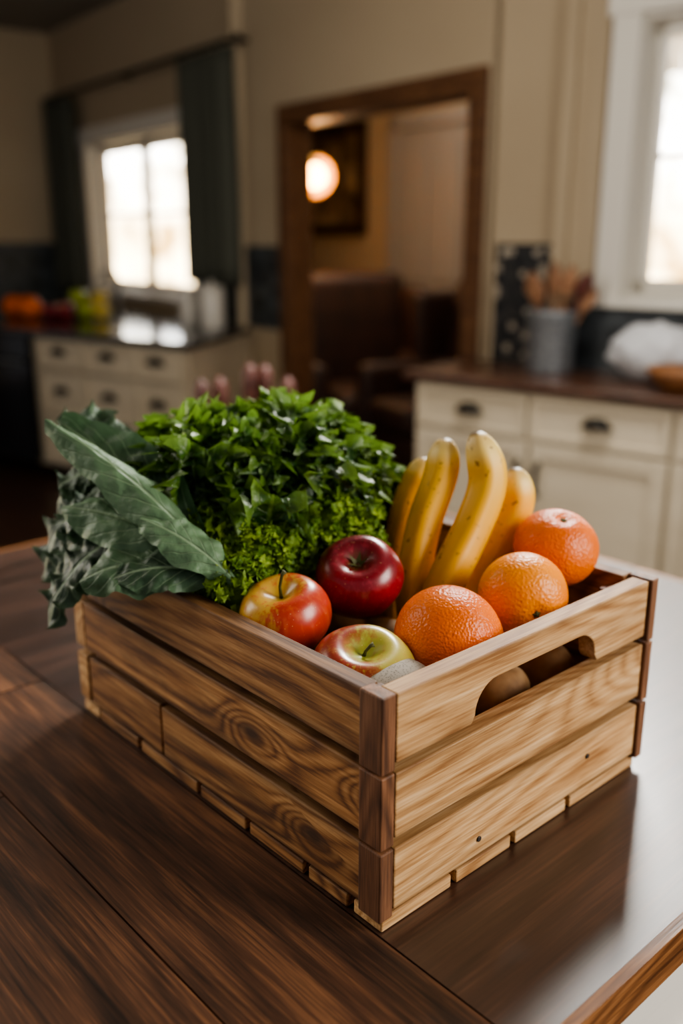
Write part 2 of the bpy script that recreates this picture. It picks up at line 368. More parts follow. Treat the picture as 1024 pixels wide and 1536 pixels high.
# sink faucet
mb = MB(); f0 = Vector((-1.50, 6.45, TZ)); pts = [f0+Vector((0,0,z)) for z in (0, 0.12, 0.24)]
for k in range(1, 9):
    a = math.pi*k/8; pts.append(f0+Vector((-0.04*(1-math.cos(a)), -0.06*(1-math.cos(a)), 0.24+0.08*math.sin(a))))
mb.tube(pts, 0.013, 10); mb.lathe([(0.0,0),(0.03,0),(0.03,0.02),(0.015,0.03)], 16, 0, lambda p: p+f0)
mb.obj('sink_faucet', M_steel, smooth=True, origin=f0)
M_cer, _, _ = mat_new('white_ceramic', hexc('#cfcbc2'), 0.3)
for (x, y, r, h) in ((-0.78, 5.75, 0.075, 0.26), (-0.95, 5.95, 0.06, 0.20)):
    c0 = Vector((x, y, TZ)); mb = MB()
    mb.lathe([(0,0),(r*0.95,0),(r,0.01),(r,h*0.85),(r*0.9,h*0.88),(r*1.02,h*0.89),(r*1.02,h*0.94),(r*0.4,h*0.98),(r*0.15,h*0.99),(r*0.2,h*1.08),(0,h*1.1)], 28, 0, lambda p: p+c0)
    mb.obj('ceramic_canister', M_cer, smooth=True, origin=c0)

# ------------------------------------------------------------------ living room things
M_leather, nt, b = mat_new('brown_leather', rough=0.55)
n = nd(nt, 'ShaderNodeTexNoise', None, Scale=7.0, Detail=4)
nt.links.new(ramp(nt, n.outputs[0], [(0.3, hexc('#291811')), (0.7, hexc('#41271b'))]), b.inputs['Base Color'])
def armchair(name, loc, rz, s=1.0):
    e = empty(name, loc, rz)
    def bx(nm, lo, hi, bev=0.06, tilt=None):
        mb = MB(); mb.box(lo, hi)
        c = [(lo[i]+hi[i])/2 for i in range(3)]
        o = mb.obj(nm, M_leather, smooth=True, origin=c, bevel=bev); o.modifiers['bevel'].segments = 5
        o.parent = e
        if tilt: o.rotation_euler[0] = tilt
        return o
    bx('seat_base', (-0.40*s,-0.42,0.10), (0.40*s,0.34,0.34)); bx('seat_cushion', (-0.30*s,-0.46,0.32), (0.30*s,0.28,0.50))
    bx('arm_1', (-0.54*s,-0.44,0.10), (-0.34*s,0.34,0.70), 0.08); bx('arm_2', (0.34*s,-0.44,0.10), (0.54*s,0.34,0.70), 0.08)
    bx('backrest', (-0.46*s,0.20,0.30), (0.46*s,0.44,1.22), 0.10, -0.16)
    bx('wing_1', (-0.54*s,0.0,0.62), (-0.40*s,0.42,1.12), 0.06); bx('wing_2', (0.40*s,0.0,0.62), (0.54*s,0.42,1.12), 0.06)
    for i,(x,y) in enumerate(((-0.42,-0.36),(0.42,-0.36),(-0.42,0.30),(0.42,0.30))):
        mb = MB(); mb.tube([(x*s,y,0),(x*s,y,0.12)], [0.018,0.028], 10); o = mb.obj('leg_%d'%(i+1), M_frame); o.parent = e
armchair('armchair', (0.12, 6.30, 0), math.radians(20)); armchair('armchair', (0.66, 5.75, 0), math.radians(-60), 0.8)

pf = empty('framed_picture', FC(4.0, -0.03, 1.9))
M_art, nt, b = mat_new('dark_painting', rough=0.35)
n = nd(nt, 'ShaderNodeTexNoise', None, Scale=3.0, Detail=5, Distortion=1.0)
nt.links.new(ramp(nt, n.outputs[0], [(0.35, hexc('#3a2d20')), (0.55, hexc('#7d6a50')), (0.75, hexc('#aa9a7c'))]), b.inputs['Base Color'])
mb = MB()
a0, a1, z0, z1 = 3.47, 4.60, 1.46, 2.37; w = 0.09
mb.box((a0,-0.05,z0),(a0+w,-0.001,z1),FC); mb.box((a1-w,-0.05,z0),(a1,-0.001,z1),FC); mb.box((a0,-0.05,z0),(a1,-0.001,z0+w),FC); mb.box((a0,-0.05,z1-w),(a1,-0.001,z1),FC)
M_pf, _, _ = mat_new('dark_picture_frame', hexc('#33200f'), 0.4)
child(mb, 'frame', M_pf, pf, bevel=0.008, rz=RB)
mb = MB(); mb.box((a0+w,-0.02,z0+w),(a1-w,-0.01,z1-w),FC); child(mb, 'canvas', M_art, pf, rz=RB)

M_gdoor, _, _ = mat_new('grey_door_paint', hexc('#8e8d8b'), 0.5)
gd = empty('door_1', FC(2.6, 0, 0)); mb = MB()
mb.box((2.20,-0.03,0),(3.05,-0.001,2.25),FC)
for (p, q) in ((2.30,2.58),(2.67,2.95)):
    for (r, s_) in ((0.2,1.0),(1.12,2.12)):
        mb.box((p,-0.045,r),(q,-0.03,s_),FC)
mb.box((2.10,-0.05,0),(2.20,-0.001,2.35),FC); mb.box((3.05,-0.05,0),(3.15,-0.001,2.35),FC); mb.box((2.10,-0.05,2.25),(3.15,-0.001,2.35),FC)
child(mb, 'leaf', M_gdoor, gd, bevel=0.004, rz=RB)
mb = MB(); mb.lathe([(0,0),(0.02,0.0),(0.012,0.03),(0.028,0.05),(0.02,0.07),(0,0.075)],16,0,lambda p: Vector(FC(2.32+p.x,-0.045-p.z,1.0+p.y))); child(mb,'knob',M_steel,gd,smooth=True)

pl = empty('pendant_lamp', (-0.18, 6.62, 1.84))
M_glow, nt, b = mat_new('lamp_glow', hexc('#ffb35a'), 0.4)
b.inputs['Emission Color'].default_value = (1.0, 0.55, 0.18, 1); b.inputs['Emission Strength'].default_value = 60
M_shade, nt, b = mat_new('amber_glass', hexc('#f0b060'), 0.3)
b.inputs['Emission Color'].default_value = (1.0, 0.50, 0.14, 1); b.inputs['Emission Strength'].default_value = 2.5
g = nd(nt, 'ShaderNodeBsdfTransparent', None, Color=(1, 0.85, 0.6, 1))
mx = nd(nt, 'ShaderNodeMixShader', None, i0=0.35, i1=g.outputs[0], i2=b.outputs[0])
nt.links.new(mx.outputs[0], nt.nodes['Material Output'].inputs[0])
LP = Vector((-0.18, 6.62, 1.84)); mb = MB(); ms = MB()
mb.lathe([(0.072*math.sin(math.pi*i/16), 0.072*math.cos(math.pi*i/16)) for i in range(17)], 24, 0, lambda p: p+LP)
ms.lathe([(0.130*math.sin(math.pi*i/20), 0.130*math.cos(math.pi*i/20)) for i in range(2,21)], 28, 0, lambda p: p+LP)
child(mb, 'bulb', M_glow, pl, smooth=True); child(ms, 'globe', M_shade, pl, smooth=True)
mb = MB(); mb.tube([LP+Vector((0,0,0.12)),LP+Vector((0,0,1.21))], 0.004, 6); mb.tube([LP+Vector((0,0,0.070)),LP+Vector((0,0,0.15))],[0.03,0.02],12); child(mb, 'cord', M_black, pl)

# bar chair behind island
M_chair = wood('reddish_chair_wood', hexc('#75453a'), hexc('#553029'), hexc('#331a14'), 0.4, knots=0.0)
ch = empty('bar_chair', (-0.36, 2.95, 0), math.radians(20))
def cpart(nm, mb, **k): o = mb.obj(nm, M_chair, smooth=True, **k); o.parent = ch
mb = MB(); mb.box((-0.2,-0.2,0.66),(0.2,0.2,0.70)); o = mb.obj('seat', M_chair, bevel=0.012); o.parent = ch
for i,(x,y) in enumerate(((-0.18,-0.18),(0.18,-0.18),(-0.18,0.18),(0.18,0.18))):
    mb = MB(); mb.tube([(x*1.15,y*1.15,0),(x,y,0.66)],[0.014,0.02],10); cpart('leg_%d'%(i+1), mb)
for i, x in enumerate((-0.13, -0.075, 0.015, 0.060, 0.13)):
    hh = (1.065, 1.07, 1.105, 1.10, 1.06)[i]
    mb = MB(); mb.tube([(x*0.95,-0.18,0.69),(x,-0.21,0.85),(x,-0.22,hh-0.08),(x,-0.225,hh-0.025),(x,-0.225,hh)],[0.010,0.014,0.022,0.022,0.010],12); cpart('back_slat_%d'%(i+1), mb)
mb = MB(); mb.tube([(-0.19,-0.205,0.86),(0,-0.225,0.86),(0.19,-0.205,0.86)],0.014,8); cpart('back_rail', mb)
mb = MB(); mb.tube([(-0.2,-0.2,0.25),(0.2,-0.2,0.25)],0.011,8); mb.tube([(-0.2,0.2,0.25),(0.2,0.2,0.25)],0.011,8); cpart('stretcher', mb)

# utensil crock
cp = Vector((0.865, 3.90, TZ)); uc = empty('utensil_crock', cp)
mb = MB(); mb.lathe([(0,0),(0.095,0),(0.10,0.01),(0.10,0.235),(0.106,0.245),(0.100,0.25),(0.094,0.24),(0.094,0.02),(0,0.02)], 36, 0, lambda p: p+cp)
M_galv, nt, b = mat_new('galvanized_metal', rough=0.4, metal=0.7)
n = nd(nt, 'ShaderNodeTexVoronoi', None, Scale=30.0)
nt.links.new(ramp(nt, n.outputs['Color'], [(0.2, hexc('#7f858a')), (0.8, hexc('#aab0b5'))]), b.inputs['Base Color'])
child(mb, 'pot', M_galv, uc, smooth=True)
M_spoon = wood('spoon_wood', hexc('#b58a68'), hexc('#93694a'), hexc('#63402b'), 0.5, knots=0)
M_dspoon, _, _ = mat_new('dark_spoon_wood', hexc('#5a2a20'), 0.45)
def scoop(tip, d, L, W, mat, nm):
    mb = MB(); tip = Vector(tip); d = Vector(d).normalized()
    mb.tube([tip-d*0.30, tip-d*L], 0.008, 8)
    side = Vector((0.78,-0.62,0)); nn = d.cross(side).normalized(); n_ = 12; vs = []
    for i in range(n_+1):
        s = i/n_; r = max(0.006, W*math.sin(math.pi*min(1, s*0.93+0.07))**0.6)
        for j in range(12):
            a = 2*math.pi*j/12; vs.append(tip-d*L*(1-s)+side*r*math.cos(a)+nn*0.010*math.sin(a))
    fs = [(i*12+j, i*12+(j+1)%12, (i+1)*12+(j+1)%12, (i+1)*12+j) for i in range(n_) for j in range(12)]+[tuple(range(n_*12, n_*12+12))]
    mb.add(vs, fs); child(mb, nm, mat, uc, smooth=True)
scoop(cp+Vector((-0.09,0.02,0.40)), (-0.24,0.05,1), 0.13, 0.046, M_spoon, 'spoon_1')
scoop(cp+Vector((0.0,0.0,0.44)), (0.0,0.0,1), 0.13, 0.036, M_spoon, 'spoon_2')
scoop(cp+Vector((0.06,-0.04,0.43)), (0.15,-0.1,1), 0.12, 0.032, M_spoon, 'spoon_3')
scoop(cp+Vector((0.12,-0.06,0.40)), (0.30,-0.18,1), 0.10, 0.036, M_dspoon, 'spoon_4')
scoop(cp+Vector((0.15,-0.05,0.34)), (0.42,-0.12,1), 0.10, 0.034, M_spoon, 'spoon_5')

# cloth bundle + wooden bowl
M_cloth, nt, b = mat_new('white_linen', hexc('#b8b8ba'), 0.8)
mb = MB(); c0 = Vector((1.20, 3.62, TZ))
vs = []; NU, NV = 40, 18
for j in range(NV+1):
    ph = math.pi*j/NV
    for i in range(NU):
        a = 2*math.pi*i/NU
        d = Vector((math.sin(ph)*math.cos(a), math.sin(ph)*math.sin(a), math.cos(ph)))
        k = 1+0.14*noise.noise(d*2.2)+0.05*math.sin(a*9+ph*4)*math.sin(ph)
        p = Vector((0.17*d.x*k, 0.11*d.y*k, 0.11+0.11*d.z*(1+0.2*noise.noise(d*3)))); p.z = max(p.z, 0.001)
        p.rotate(Quaternion((0,0,1), math.radians(-38))); vs.append(p+c0)
mb.add(vs, [(j*NU+i, (j+1)*NU+i, (j+1)*NU+(i+1)%NU, j*NU+(i+1)%NU) for j in range(NV) for i in range(NU)])
mb.obj('linen_towel_bundle', M_cloth, smooth=True, origin=c0, rz=RA)
mb = MB(); c0 = Vector((1.22, 3.36, TZ))
mb.lathe([(0,0.0),(0.05,0.0),(0.06,0.008),(0.105,0.05),(0.12,0.085),(0.113,0.088),(0.095,0.055),(0.05,0.02),(0,0.016)], 36, 0, lambda p: p+c0)
mb.obj('wooden_bowl', M_edge, smooth=True, origin=c0)

# ------------------------------------------------------------------ fruit
def apple_mat(name, base, blush, streak, amt=0.5, low=0.38, hi=0.6, top=None, dirx=(0,0,0), topr=0.42, st=0.45):
    m, nt, b = mat_new(name, rough=0.32)
    tc = nd(nt, 'ShaderNodeTexCoord').outputs['Object']
    n1 = nd(nt, 'ShaderNodeTexNoise', {'noise_dimensions': '4D'}, Vector=tc, W=0.3, Scale=14.0, Detail=2).outputs[0]
    mp = nd(nt, 'ShaderNodeMapping', None, Vector=tc, Scale=(190, 190, 14)).outputs[0]
    n2 = nd(nt, 'ShaderNodeTexNoise', None, Vector=mp, Scale=1.0, Detail=4).outputs[0]
    dp = nd(nt, 'ShaderNodeVectorMath', {'operation': 'DOT_PRODUCT'}, i0=tc, i1=dirx).outputs['Value']
    f = mth(nt, 'ADD', n1, mth(nt, 'MULTIPLY', mth(nt, 'SUBTRACT', n2, 0.5), amt))
    f = mth(nt, 'ADD', f, dp)
    c = ramp(nt, f, [(low, base), (hi, blush)])
    c = mix(nt, ramp(nt, n2, [(0.48, G(0)), (0.70, G(st))]), c, streak)
    sp = nd(nt, 'ShaderNodeSeparateXYZ', None, Vector=tc)
    rr = mth(nt, 'SQRT', mth(nt, 'ADD', mth(nt, 'POWER', sp.outputs[0], 2.0), mth(nt, 'POWER', sp.outputs[1], 2.0)))
    rr = mth(nt, 'ADD', rr, mth(nt, 'MULTIPLY', mth(nt, 'SUBTRACT', n2, 0.5), 0.02))
    zt = mth(nt, 'GREATER_THAN', sp.outputs[2], 0.0)
    df = mth(nt, 'MULTIPLY', ramp(nt, mth(nt, 'MULTIPLY', rr, 20.0), [(0.1, G(1)), (topr, G(0))]), zt)
    if top: c = mix(nt, df, c, top)
    vo = nd(nt, 'ShaderNodeTexVoronoi', None, Vector=tc, Scale=240.0).outputs['Distance']
    c = mix(nt, ramp(nt, vo, [(0.06, G(0.5)), (0.13, G(0))]), c, hexc('#e8c890'))
    nt.links.new(c, b.inputs['Base Color']); b.inputs['Coat Weight'].default_value = 0.15; b.inputs['Coat Roughness'].default_value = 0.2
    return m
M_red = apple_mat('red_apple_skin', hexc('#8d1220'), hexc('#5e0816'), hexc('#a83440'), 0.35, 0.35, 0.65, hexc('#5a3a1c'), topr=0.3, st=0.5)
M_gala = apple_mat('gala_apple_skin', hexc('#d0a040'), hexc('#ac3620'), hexc('#c86036'), 0.55, 0.33, 0.50, hexc('#c29c3c'), (7.0, -5.0, -6.0), 0.5, st=0.55)
M_grn = apple_mat('green_blush_apple_skin', hexc('#aaa04a'), hexc('#86301f'), hexc('#b08848'), 0.65, 0.33, 0.52, hexc('#949a40'), (-9.0, -4.0, -5.0), 0.44)
M_stem, _, _ = mat_new('fruit_stem', hexc('#4a4a1e'), 0.7)
def tableW(a, b_, z):
    return Vector((0.0316+0.743*a-0.669*b_, 0.631+0.669*a+0.743*b_, TZ+z))
def orient(o, axis): o.rotation_mode = 'QUATERNION'; o.rotation_quaternion = Vector((0,0,1)).rotation_difference(Vector(axis).normalized())
def apple(loc, R, mat, axis, stem=True, stemlen=0.028):
    e = empty('apple', loc); orient(e, axis)
    prof = []; n_ = 40
    for i in range(n_+1):
        ph = math.pi*i/n_; r = R*math.sin(ph)*(1+0.05*math.cos(ph)); z = R*(0.90*math.cos(ph)-0.42*math.exp(-(ph/0.40)**2)+0.22*math.exp(-((math.pi-ph)/0.30)**2))
        prof.append((r, z))
    mb = MB(); mb.lathe(prof, 48, 0, None, lambda a, s: 1+0.035*s*math.cos(5*a)+0.012*math.sin(2*a+1))
    o = mb.obj('flesh', mat, smooth=True); o.parent = e
    if stem:
        mb = MB(); z0 = R*0.46; mb.tube([(0,0,z0),(0.001,0,z0+stemlen*0.5),(0.005,0.002,z0+stemlen*0.9),(0.008,0.003,z0+stemlen)], [0.0018,0.0014,0.0016,0.0026], 8)
        o = mb.obj('stem', M_stem, smooth=True); o.parent = e
    else:
        mb = MB()
        for k in range(5):
            a = 2*math.pi*k/5; d = Vector((math.cos(a), math.sin(a), 0)); q = Vector((-d.y, d.x, 0))
            z0 = R*0.50
            mb.add([d*0.002+q*0.003+Vector((0,0,z0)), d*0.002-q*0.003+Vector((0,0,z0)), d*0.010+Vector((0,0,z0+0.008))], [(0,1,2)])
        o = mb.obj('calyx', M_stem); o.parent = e
    return e
apple(tableW(0.063, 0.197, 0.203), 0.0435, M_gala, (-0.15,-0.25,1))
apple(tableW(0.154, 0.192, 0.220), 0.0440, M_red, (-0.08,-0.62,1), False)
apple(tableW(0.0725, 0.100, 0.174), 0.0475, M_grn, (0.05,-0.30,1), True, 0.012)

def citrus_mat(name, c1, c2, bs):
    m, nt, b = mat_new(name, rough=0.42)
    tc = nd(nt, 'ShaderNodeTexCoord').outputs['Object']
    n = nd(nt, 'ShaderNodeTexNoise', None, Vector=tc, Scale=18.0, Detail=3).outputs[0]
    vo = nd(nt, 'ShaderNodeTexVoronoi', {'feature': 'SMOOTH_F1'}, Vector=tc, Scale=bs).outputs['Distance']
    c = ramp(nt, n, [(0.3, c1), (0.7, c2)])
    nt.links.new(c, b.inputs['Base Color'])
    b.inputs['Subsurface Weight'].default_value = 0.08; b.inputs['Subsurface Radius'].default_value = (0.01,0.004,0.001)
    bump(nt, b, vo, 0.6, 0.0016)
    return m
M_or = citrus_mat('orange_peel', hexc('#d9600a'), hexc('#e87410'), 440)
M_md = citrus_mat('mandarin_peel', hexc('#e67c08'), hexc('#f0920f'), 340)
def citrus(loc, R, mat, axis, name='orange', ob=0.94, seg=1.0):
    e = empty(name, loc); orient(e, axis); n_ = 36
    prof = [(R*math.sin(math.pi*i/n_), R*(ob*math.cos(math.pi*i/n_)-0.10*math.exp(-((math.pi*i/n_)/0.22)**2))) for i in range(n_+1)]
    mb = MB(); mb.lathe(prof, 48, 0, None, lambda a, s: 1+0.012*seg*math.cos(8*a)*math.exp(-s*4)+0.010*math.sin(2*a+R*900))
    o = mb.obj('peel', mat, smooth=True); o.parent = e
    mb = MB(); vs = [(0,0,R*(ob-0.10)+0.0022)]
    for k in range(10):
        a = 2*math.pi*k/10; q = 0.0046 if k % 2 else 0.0028; vs.append((q*math.cos(a), q*math.sin(a), R*(ob-0.10)+0.0008))
    mb.add(vs, [(0, 1+k, 1+(k+1)%10) for k in range(10)]); o = mb.obj('stem_button', M_stem); o.parent = e
citrus(tableW(0.161, 0.0775, 0.189), 0.0515, M_or, (0.7,0.9,0.2))
citrus(tableW(0.259, 0.069, 0.209), 0.0440, M_md, (0.18,-1.0,-0.12), 'mandarin')
citrus(tableW(0.343, 0.092, 0.234), 0.0440, M_or, (0.1,-0.35,1.0), 'orange', 0.9, 2.0)
citrus(tableW(0.330, 0.180, 0.192), 0.0370, M_or, (0.1,0.3,1.0), 'mandarin', 0.9)

# bananas
M_ban, nt, b = mat_new('banana_peel', rough=0.45)
uvn = nd(nt, 'ShaderNodeTexCoord'); sp = nd(nt, 'ShaderNodeSeparateXYZ', None, Vector=uvn.outputs['UV'])
c = ramp(nt, sp.outputs[0], [(0.0, hexc('#b88a10')), (0.45, hexc('#e3a818')), (0.80, hexc('#e9b52c')), (0.90, hexc('#e8ca70')), (0.98, hexc('#cfb070')), (1.0, hexc('#4e361c'))])
n = nd(nt, 'ShaderNodeTexNoise', None, Vector=uvn.outputs['Object'], Scale=130.0, Detail=4).outputs[0]
n2 = nd(nt, 'ShaderNodeTexNoise', None, Vector=uvn.outputs['Object'], Scale=25.0, Detail=3).outputs[0]
c = mix(nt, ramp(nt, n, [(0.64, G(0)), (0.72, G(0.8))]), c, hexc('#6a3f12'))
c = mix(nt, ramp(nt, n2, [(0.48, G(0)), (0.7, G(0.3))]), c, hexc('#c08c18'))
nt.links.new(c, b.inputs['Base Color'])
def catmull(P, n=8):
    P = [Vector(p) for p in P]; P = [P[0]*2-P[1]]+P+[P[-1]*2-P[-2]]; out = []
    for i in range(1, len(P)-2):
        for k in range(n):
            t = k/n; a, b_, c_, d = P[i-1], P[i], P[i+1], P[i+2]
            out.append(0.5*((2*b_)+(c_-a)*t+(2*a-5*b_+4*c_-d)*t*t+(3*b_-a-3*c_+d)*t**3))
    out.append(P[-2]); return out
bb = empty('banana_bunch', (0.12, 0.95, TZ+0.2))
def banana(nm, P, R):
    P = catmull([(x,y,z+TZ) for x,y,z in P], 10); n_ = len(P)-1; rad = []
    for i in range(n_+1):
        s = i/n_
        r = R*(0.45+0.55*min(1, s/0.25)**0.7) if s < 0.25 else R
        if s > 0.80: r = R*max(0.28, math.sqrt(max(0, 1-((s-0.80)/0.207)**2)))
        rad.append(r)
    mb = MB(); mb.tube(P, rad, 30, 0, True, 0.05)
    child(mb, nm, M_ban, bb, smooth=True)
banana('banana_1', [(0.082,0.925,0.10),(0.076,0.93,0.180),(0.088,0.96,0.245),(0.107,0.98,0.298),(0.113,0.99,0.338)], 0.0185)
banana('banana_2', [(0.088,0.90,0.11),(0.103,0.905,0.190),(0.138,0.94,0.252),(0.155,0.96,0.300),(0.142,0.97,0.349)], 0.0200)
banana('banana_3', [(0.118,0.945,0.11),(0.148,0.955,0.185),(0.178,0.98,0.231),(0.194,0.99,0.266),(0.190,0.995,0.304)], 0.0180)
banana('banana_4', [(0.060,0.985,0.12),(0.064,1.01,0.200),(0.072,1.02,0.245),(0.084,1.03,0.275),(0.098,1.03,0.306)], 0.0170)
mb = MB(); mb.tube([(0.07,0.94,TZ+0.055),(0.082,0.94,TZ+0.10),(0.09,0.935,TZ+0.125)],[0.012,0.016,0.014],12); child(mb, 'crown', M_stem, bb, smooth=True)

# potatoes filling the bottom of crate
M_pot, nt, b = mat_new('potato_skin', rough=0.7)
tc = nd(nt, 'ShaderNodeTexCoord').outputs['Object']
n = nd(nt, 'ShaderNodeTexNoise', None, Vector=tc, Scale=40.0, Detail=5).outputs[0]
nt.links.new(ramp(nt, n, [(0.3, hexc('#7a5834')), (0.7, hexc('#b08c60'))]), b.inputs['Base Color'])
mb = MB()
for layer in range(2):
    for ia in range(4):
        for ib in range(6):
            a = 0.070+ia*0.081+rng.uniform(-.005,.005); b_ = 0.074+ib*0.076+rng.uniform(-.005,.005); z = 0.056+layer*0.058
            rot = Quaternion((rng.random(),rng.random(),rng.random()), rng.uniform(0,6)); c0 = tableW(a, b_, z)
            def xf(p, c0=c0, rot=rot):
                q = Vector((p.x*1.1, p.y*0.95, p.z)); k = 1+0.12*noise.noise(q*22+c0*9); q = q*k; q.rotate(rot); return q+c0
            R = rng.uniform(0.028, 0.031)
            mb.lathe([(R*math.sin(math.pi*i/14), R*math.cos(math.pi*i/14)) for i in range(15)], 18, 0, xf)
RZ = math.atan2(0.669, 0.743)
mb.obj('potato_pile', M_pot, smooth=True, origin=tableW(0.19,0.26,0.02), rz=RZ)
M_gr, nt, b = mat_new('grey_potato_skin', rough=0.75)
tc = nd(nt, 'ShaderNodeTexCoord').outputs['Object']
n = nd(nt, 'ShaderNodeTexVoronoi', None, Vector=tc, Scale=500.0).outputs['Distance']
nt.links.new(ramp(nt, n, [(0.1, hexc('#6e665a')), (0.5, hexc('#9a9184'))]), b.inputs['Base Color'])
mb = MB(); mb.lathe([(0.036*math.sin(math.pi*i/20), 0.016*math.cos(math.pi*i/20)) for i in range(21)], 30)
o = mb.obj('grey_potato', M_gr, smooth=True); o.location = tableW(0.070, 0.057, 0.181); orient(o, (0.0,-0.20,1))

# ------------------------------------------------------------------ leaves
def leaf_mat(name, dark, mid, light, vein, rough=0.4, trans=0.25, spec=0.5, vs=0.75, edge=0.35, vfq=55.0):
    m, nt, b = mat_new(name, rough=rough)
    tcn = nd(nt, 'ShaderNodeTexCoord'); sp = nd(nt, 'ShaderNodeSeparateXYZ', None, Vector=tcn.outputs['UV'])
    u, v = sp.outputs[0], mth(nt, 'ABSOLUTE', mth(nt, 'MULTIPLY', mth(nt, 'SUBTRACT', sp.outputs[1], 0.5), 2.0))
    at = nd(nt, 'ShaderNodeAttribute', {'attribute_name': 'rnd'}).outputs['Fac']
    n = nd(nt, 'ShaderNodeTexNoise', None, Vector=tcn.outputs['Object'], Scale=28.0, Detail=4).outputs[0]
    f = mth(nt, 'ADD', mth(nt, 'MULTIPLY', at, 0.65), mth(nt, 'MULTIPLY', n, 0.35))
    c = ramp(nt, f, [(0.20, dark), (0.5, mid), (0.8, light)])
    c = mix(nt, mth(nt, 'MULTIPLY', ramp(nt, v, [(0.5, G(0)), (1.0, G(1))]), edge), c, light)
    ph = mth(nt, 'SUBTRACT', mth(nt, 'MULTIPLY', u, vfq), mth(nt, 'MULTIPLY', v, 14.0))
    ph = mth(nt, 'ADD', ph, mth(nt, 'MULTIPLY', n, 3.0))
    sv = ramp(nt, mth(nt, 'SINE', ph), [(0.86, G(0)), (1.0, G(1))])
    sv = mth(nt, 'MULTIPLY', sv, ramp(nt, v, [(0.6, G(0.7)), (0.95, G(0))]))
    mr = ramp(nt, v, [(0.03, G(1)), (0.09, G(0))])
    vf = mth(nt, 'MAXIMUM', mr, sv)
    c = mix(nt, mth(nt, 'MULTIPLY', vf, vs), c, vein)
    nt.links.new(c, b.inputs['Base Color']); b.inputs['Specular IOR Level'].default_value = spec
    hn = nd(nt, 'ShaderNodeTexNoise', None, Vector=tcn.outputs['Object'], Scale=110.0, Detail=4).outputs[0]
    bump(nt, b, mth(nt, 'ADD', hn, mth(nt, 'MULTIPLY', vf, -0.6)), 0.7, 0.003)
    tr = nd(nt, 'ShaderNodeBsdfTranslucent', None, Color=mix(nt, 0.4, c, light))
    mx = nd(nt, 'ShaderNodeMixShader', None, i0=trans, i1=b.outputs[0], i2=tr.outputs[0])
    nt.links.new(mx.outputs[0], nt.nodes['Material Output'].inputs[0])
    return m
def add_leaf(mb, p0, p1, p2, nrm, W, ruf=0.01, fr=6, nu=24, nv=9, cup=0.1, lob=0.12, pw=0.55, r=0.5, fine=0.35, rg=rng, jp=1.0, lobf=2.3, crk=0.0, dr=0.0):
    p0, p1, p2, nrm = map(Vector, (p0, p1, p2, nrm)); vs = []; uv = []
    ph1, ph2, ph3 = rg.uniform(0,6), rg.uniform(0,6), rg.uniform(0,6)
    for i in range(nu+1):
        s = i/nu; p = p0*(1-s)**2+p1*2*s*(1-s)+p2*s*s; t = ((p1-p0)*(1-s)+(p2-p1)*s).normalized()
        side = t.cross(nrm).normalized(); N_ = side.cross(t)
        hw = W*(math.sin(math.pi*(0.04+0.93*s**0.8))**pw)*(0.55+0.45*min(1, s*2.2))
        for j in range(-nv, nv+1):
            sg = 1 if j >= 0 else -1; e = abs(j/nv)**jp; w = e*sg
            hh = hw*(1+lob*e*e*math.sin(2*math.pi*lobf*s+ph3*sg+0.8*math.sin(fr*5*s)))
            z = ruf*e**1.6*(math.sin(2*math.pi*fr*s+ph1*sg)+fine*math.sin(2*math.pi*fr*2.3*s+ph2+w*4))+cup*W*w*w
            dt = ruf*0.7*e**2*math.cos(2*math.pi*fr*s+ph1*sg+0.7)
            q = p+side*hh*w+t*dt
            if crk: z += crk*(noise.noise(q*55)+0.5*noise.noise(q*120))*min(1, e*3)
            vs.append(q+N_*z); uv.append((s, 0.5+0.5*w))
    k = 2*nv+1
    mb.add(vs, [(i*k+j, i*k+j+1, (i+1)*k+j+1, (i+1)*k+j) for i in range(nu) for j in range(2*nv)], 0, uv, r)

# lettuce mound
M_let = leaf_mat('lettuce_leaf', hexc('#183213'), hexc('#345c20'), hexc('#8db048'), hexc('#9dbd64'), 0.38, 0.30, vs=0.35, edge=0.40)
mb = MB(); cen = tableW(0.178, 0.405, 0.200)
va, ub = Vector((0.743,0.669,0)), Vector((-0.669,0.743,0)); up = Vector((0,0,1))
NL = 270
for i in range(NL):
    zc = 1-(i+0.5)/NL*1.12; th = i*2.39996; rr = math.sqrt(max(0, 1-zc*zc))
    d = (va*math.cos(th)+ub*math.sin(th))*rr+up*zc
    P = cen+va*(d.dot(va)*0.170)+ub*(d.dot(ub)*0.150)+up*((zc if zc < 0 else zc**0.72)*0.140)
    q = P-Vector((0.0316,0.631,TZ)); bb_ = -0.669*q.x+0.743*q.y; aa_ = 0.743*q.x+0.669*q.y
    if bb_ < 0.335 and q.z < 0.262 and aa_ < 0.30: continue
    if aa_ < 0.085 and bb_ < 0.46 and q.z < 0.30: continue
    P += d*rng.uniform(-0.028, 0.010)
    rnd_t = (va*rng.uniform(-1,1)+ub*rng.uniform(-1,1))*0.9+up*0.7
    T = (rnd_t-d*rnd_t.dot(d)).normalized()
    L = rng.uniform(0.034, 0.054)
    hgt = (P.z-TZ-0.2)/0.16; back = (bb_-0.28)/0.25  # backlit tops and darker lower front are painted into the leaf colour
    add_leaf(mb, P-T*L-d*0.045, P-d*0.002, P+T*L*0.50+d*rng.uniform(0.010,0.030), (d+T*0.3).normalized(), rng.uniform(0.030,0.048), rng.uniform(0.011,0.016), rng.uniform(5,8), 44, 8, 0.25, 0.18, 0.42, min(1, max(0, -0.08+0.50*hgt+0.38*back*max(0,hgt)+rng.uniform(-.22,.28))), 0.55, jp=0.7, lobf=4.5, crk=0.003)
core = [(0.115*math.sin(math.pi*i/16), 0.105*math.cos(math.pi*i/16)) for i in range(17)]
mb.lathe(core, 28, 0, lambda p: p+cen-up*0.01, r=0.0)
